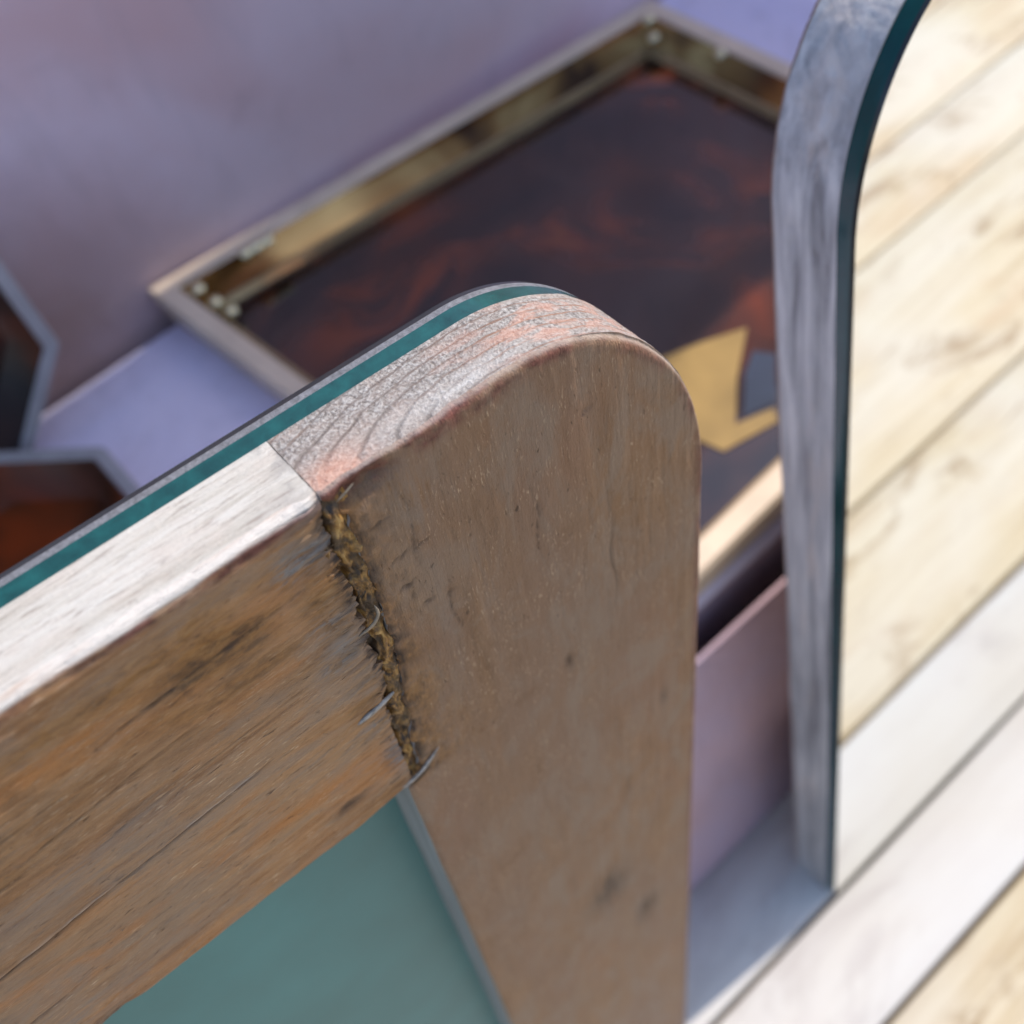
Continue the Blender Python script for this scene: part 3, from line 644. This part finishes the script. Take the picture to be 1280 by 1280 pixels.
def tray(name, poly, depth, rimw, wall_slope, mats, label, mat=None, group=None, floor_z=.004):
    """poly counter-clockwise (x, y) at rim height `depth`; local z = 0 is the base"""
    t = tag(empty(name, mat), label, 'tray', group)
    z3 = lambda p, z: [(a, b, z) for a, b in p]
    o = poly; i1 = inset(poly, rimw); i2 = inset(poly, rimw + wall_slope); i3 = inset(poly, rimw + wall_slope + .004)
    link('rim', loops_mesh('rim', [z3(inset(o, .004), 0), z3(o, depth - .003), z3(inset(o, .0012), depth), z3(inset(i1, -.001), depth), z3(i1, depth - .0015)]), mats[0], t, False)
    link('inner_side', loops_mesh('inner_side', [z3(i1, depth - .0014), z3(i2, floor_z + .003), z3(i3, floor_z)], bev=.0035), mats[1], t, True)
    link('tray_floor', loops_mesh('tray_floor', [z3(inset(i3, -.002), floor_z + .0002), z3(inset(i3, .02), floor_z)], True), mats[2], t, False)
    return t
DT = .026
poly = [(.130, .1775), (.470, .1945), (.472, .505), (.100, .5385)]
T1 = tray('amber_tray', poly, DT, .0125, .006, (M_RIM, M_GOLD, M_TORT), 'large four sided amber tray with pale rim and golden inner sides', Matrix.Translation((0, 0, HP + .0004)))
ball = bmesh.new(); bmesh.ops.create_uvsphere(ball, u_segments=16, v_segments=10, radius=.0046)
for v in ball.verts: v.co.z *= .7
BM = from_bm('glint_dome', ball)  # pale gold domes imitating sun glints on the tray corners
for (x, y_, z) in [(.1215, .5165, .0235), (.1245, .507, .017), (.1285, .5, .011), (.164, .519, .0235), (.157, .5197, .0235), (.171, .5183, .0235), (.4575, .4915, .0235), (.452, .482, .017), (.4585, .43, .022)]:
    o = link('glint_dome', BM, M_GLINT, T1); o.location = (x, y_, z)
def octagon(r, rot=22.5, sx=1.0): return [(r * sx * math.cos(R(rot + 45 * i)), r * math.sin(R(rot + 45 * i))) for i in range(8)]
T2 = tray('amber_tray', octagon(.0812), .024, .008, .008, (M_RIMG, M_TORT2, M_TORT2), 'eight sided amber tray with grey rim lying behind the glass edge', Matrix.Translation((-.05, .424, HP + .0004)), 'eight sided amber trays')
la = Matrix.Translation((-.047, .526, HP + .089)) @ Matrix.Rotation(R(82), 4, 'X')
T3 = tray('amber_tray', octagon(.0945), .022, .008, .008, (M_RIMG, M_TORT3, M_TORT3), 'eight sided dark tray leaning upright against the lilac wall', la, 'eight sided amber trays')
# red embers in the resin floor of the large tray
for ch in T1.children:
    if ch.name.startswith('tray_floor'):
        bm = bmesh.new(); bm.from_mesh(ch.data)
        bmesh.ops.triangulate(bm, faces=bm.faces[:]); bmesh.ops.subdivide_edges(bm, edges=bm.edges[:], cuts=24, use_grid_fill=True); bm.to_mesh(ch.data); bm.free()
        co = np.array([v.co[:] for v in ch.data.vertices]) * 1000
        hv = np.clip(gauss(co[:, 0], co[:, 1], 442, 455, 22, 30) + .7 * gauss(co[:, 0], co[:, 1], 400, 330, 30, 18) + .6 * gauss(co[:, 0], co[:, 1], 200, 440, 60, 18), 0, 1)
        a = ch.data.attributes.new('honey', 'FLOAT', 'POINT'); a.data.foreach_set('value', hv.astype(np.float32))
# inner corner highlight and floor reflection, both imitated with coloured pieces
zz = lambda d, z: [(a_, b_, z) for a_, b_ in inset(poly, d)]
link('corner_highlight', loops_mesh('corner_highlight', [zz(.0185, .0058), zz(.0192, .0085), zz(.0215, .0082), zz(.0232, .0042)]), simple('pale_gold_highlight', (0.46, 0.33, 0.18), 0.22, 0.3, 0.6), T1, False)  # solid strip coloured as the gold highlight along this corner
def reflection_patch(pts, mat, lab):  # thin coloured polygon painting a reflection onto the tray floor
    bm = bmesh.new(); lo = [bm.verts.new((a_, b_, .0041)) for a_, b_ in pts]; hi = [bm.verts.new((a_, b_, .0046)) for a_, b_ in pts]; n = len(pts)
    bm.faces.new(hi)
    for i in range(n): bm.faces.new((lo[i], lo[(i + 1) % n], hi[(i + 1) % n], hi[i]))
    o = link('reflection_patch', from_bm('reflection_patch', bm), mat, T1, False); o['label'] = lab
reflection_patch([(.236, .266), (.244, .229), (.275, .222), (.280, .229), (.260, .236), (.283, .256), (.311, .275), (.290, .285), (.262, .296)], simple('gold_reflection', (0.33, 0.215, 0.075), 0.3, 0.0, 0.5, 30, 0.2), 'angular pale gold reflection painted onto the tray floor')
reflection_patch([(.2665, .2365), (.283, .2305), (.307, .252), (.301, .262), (.287, .2545)], simple('slate_reflection', (0.03, 0.042, 0.075), 0.3, 0.0, 0.5, 30, 0.2), 'slate blue sliver of the painted reflection beside the gold')
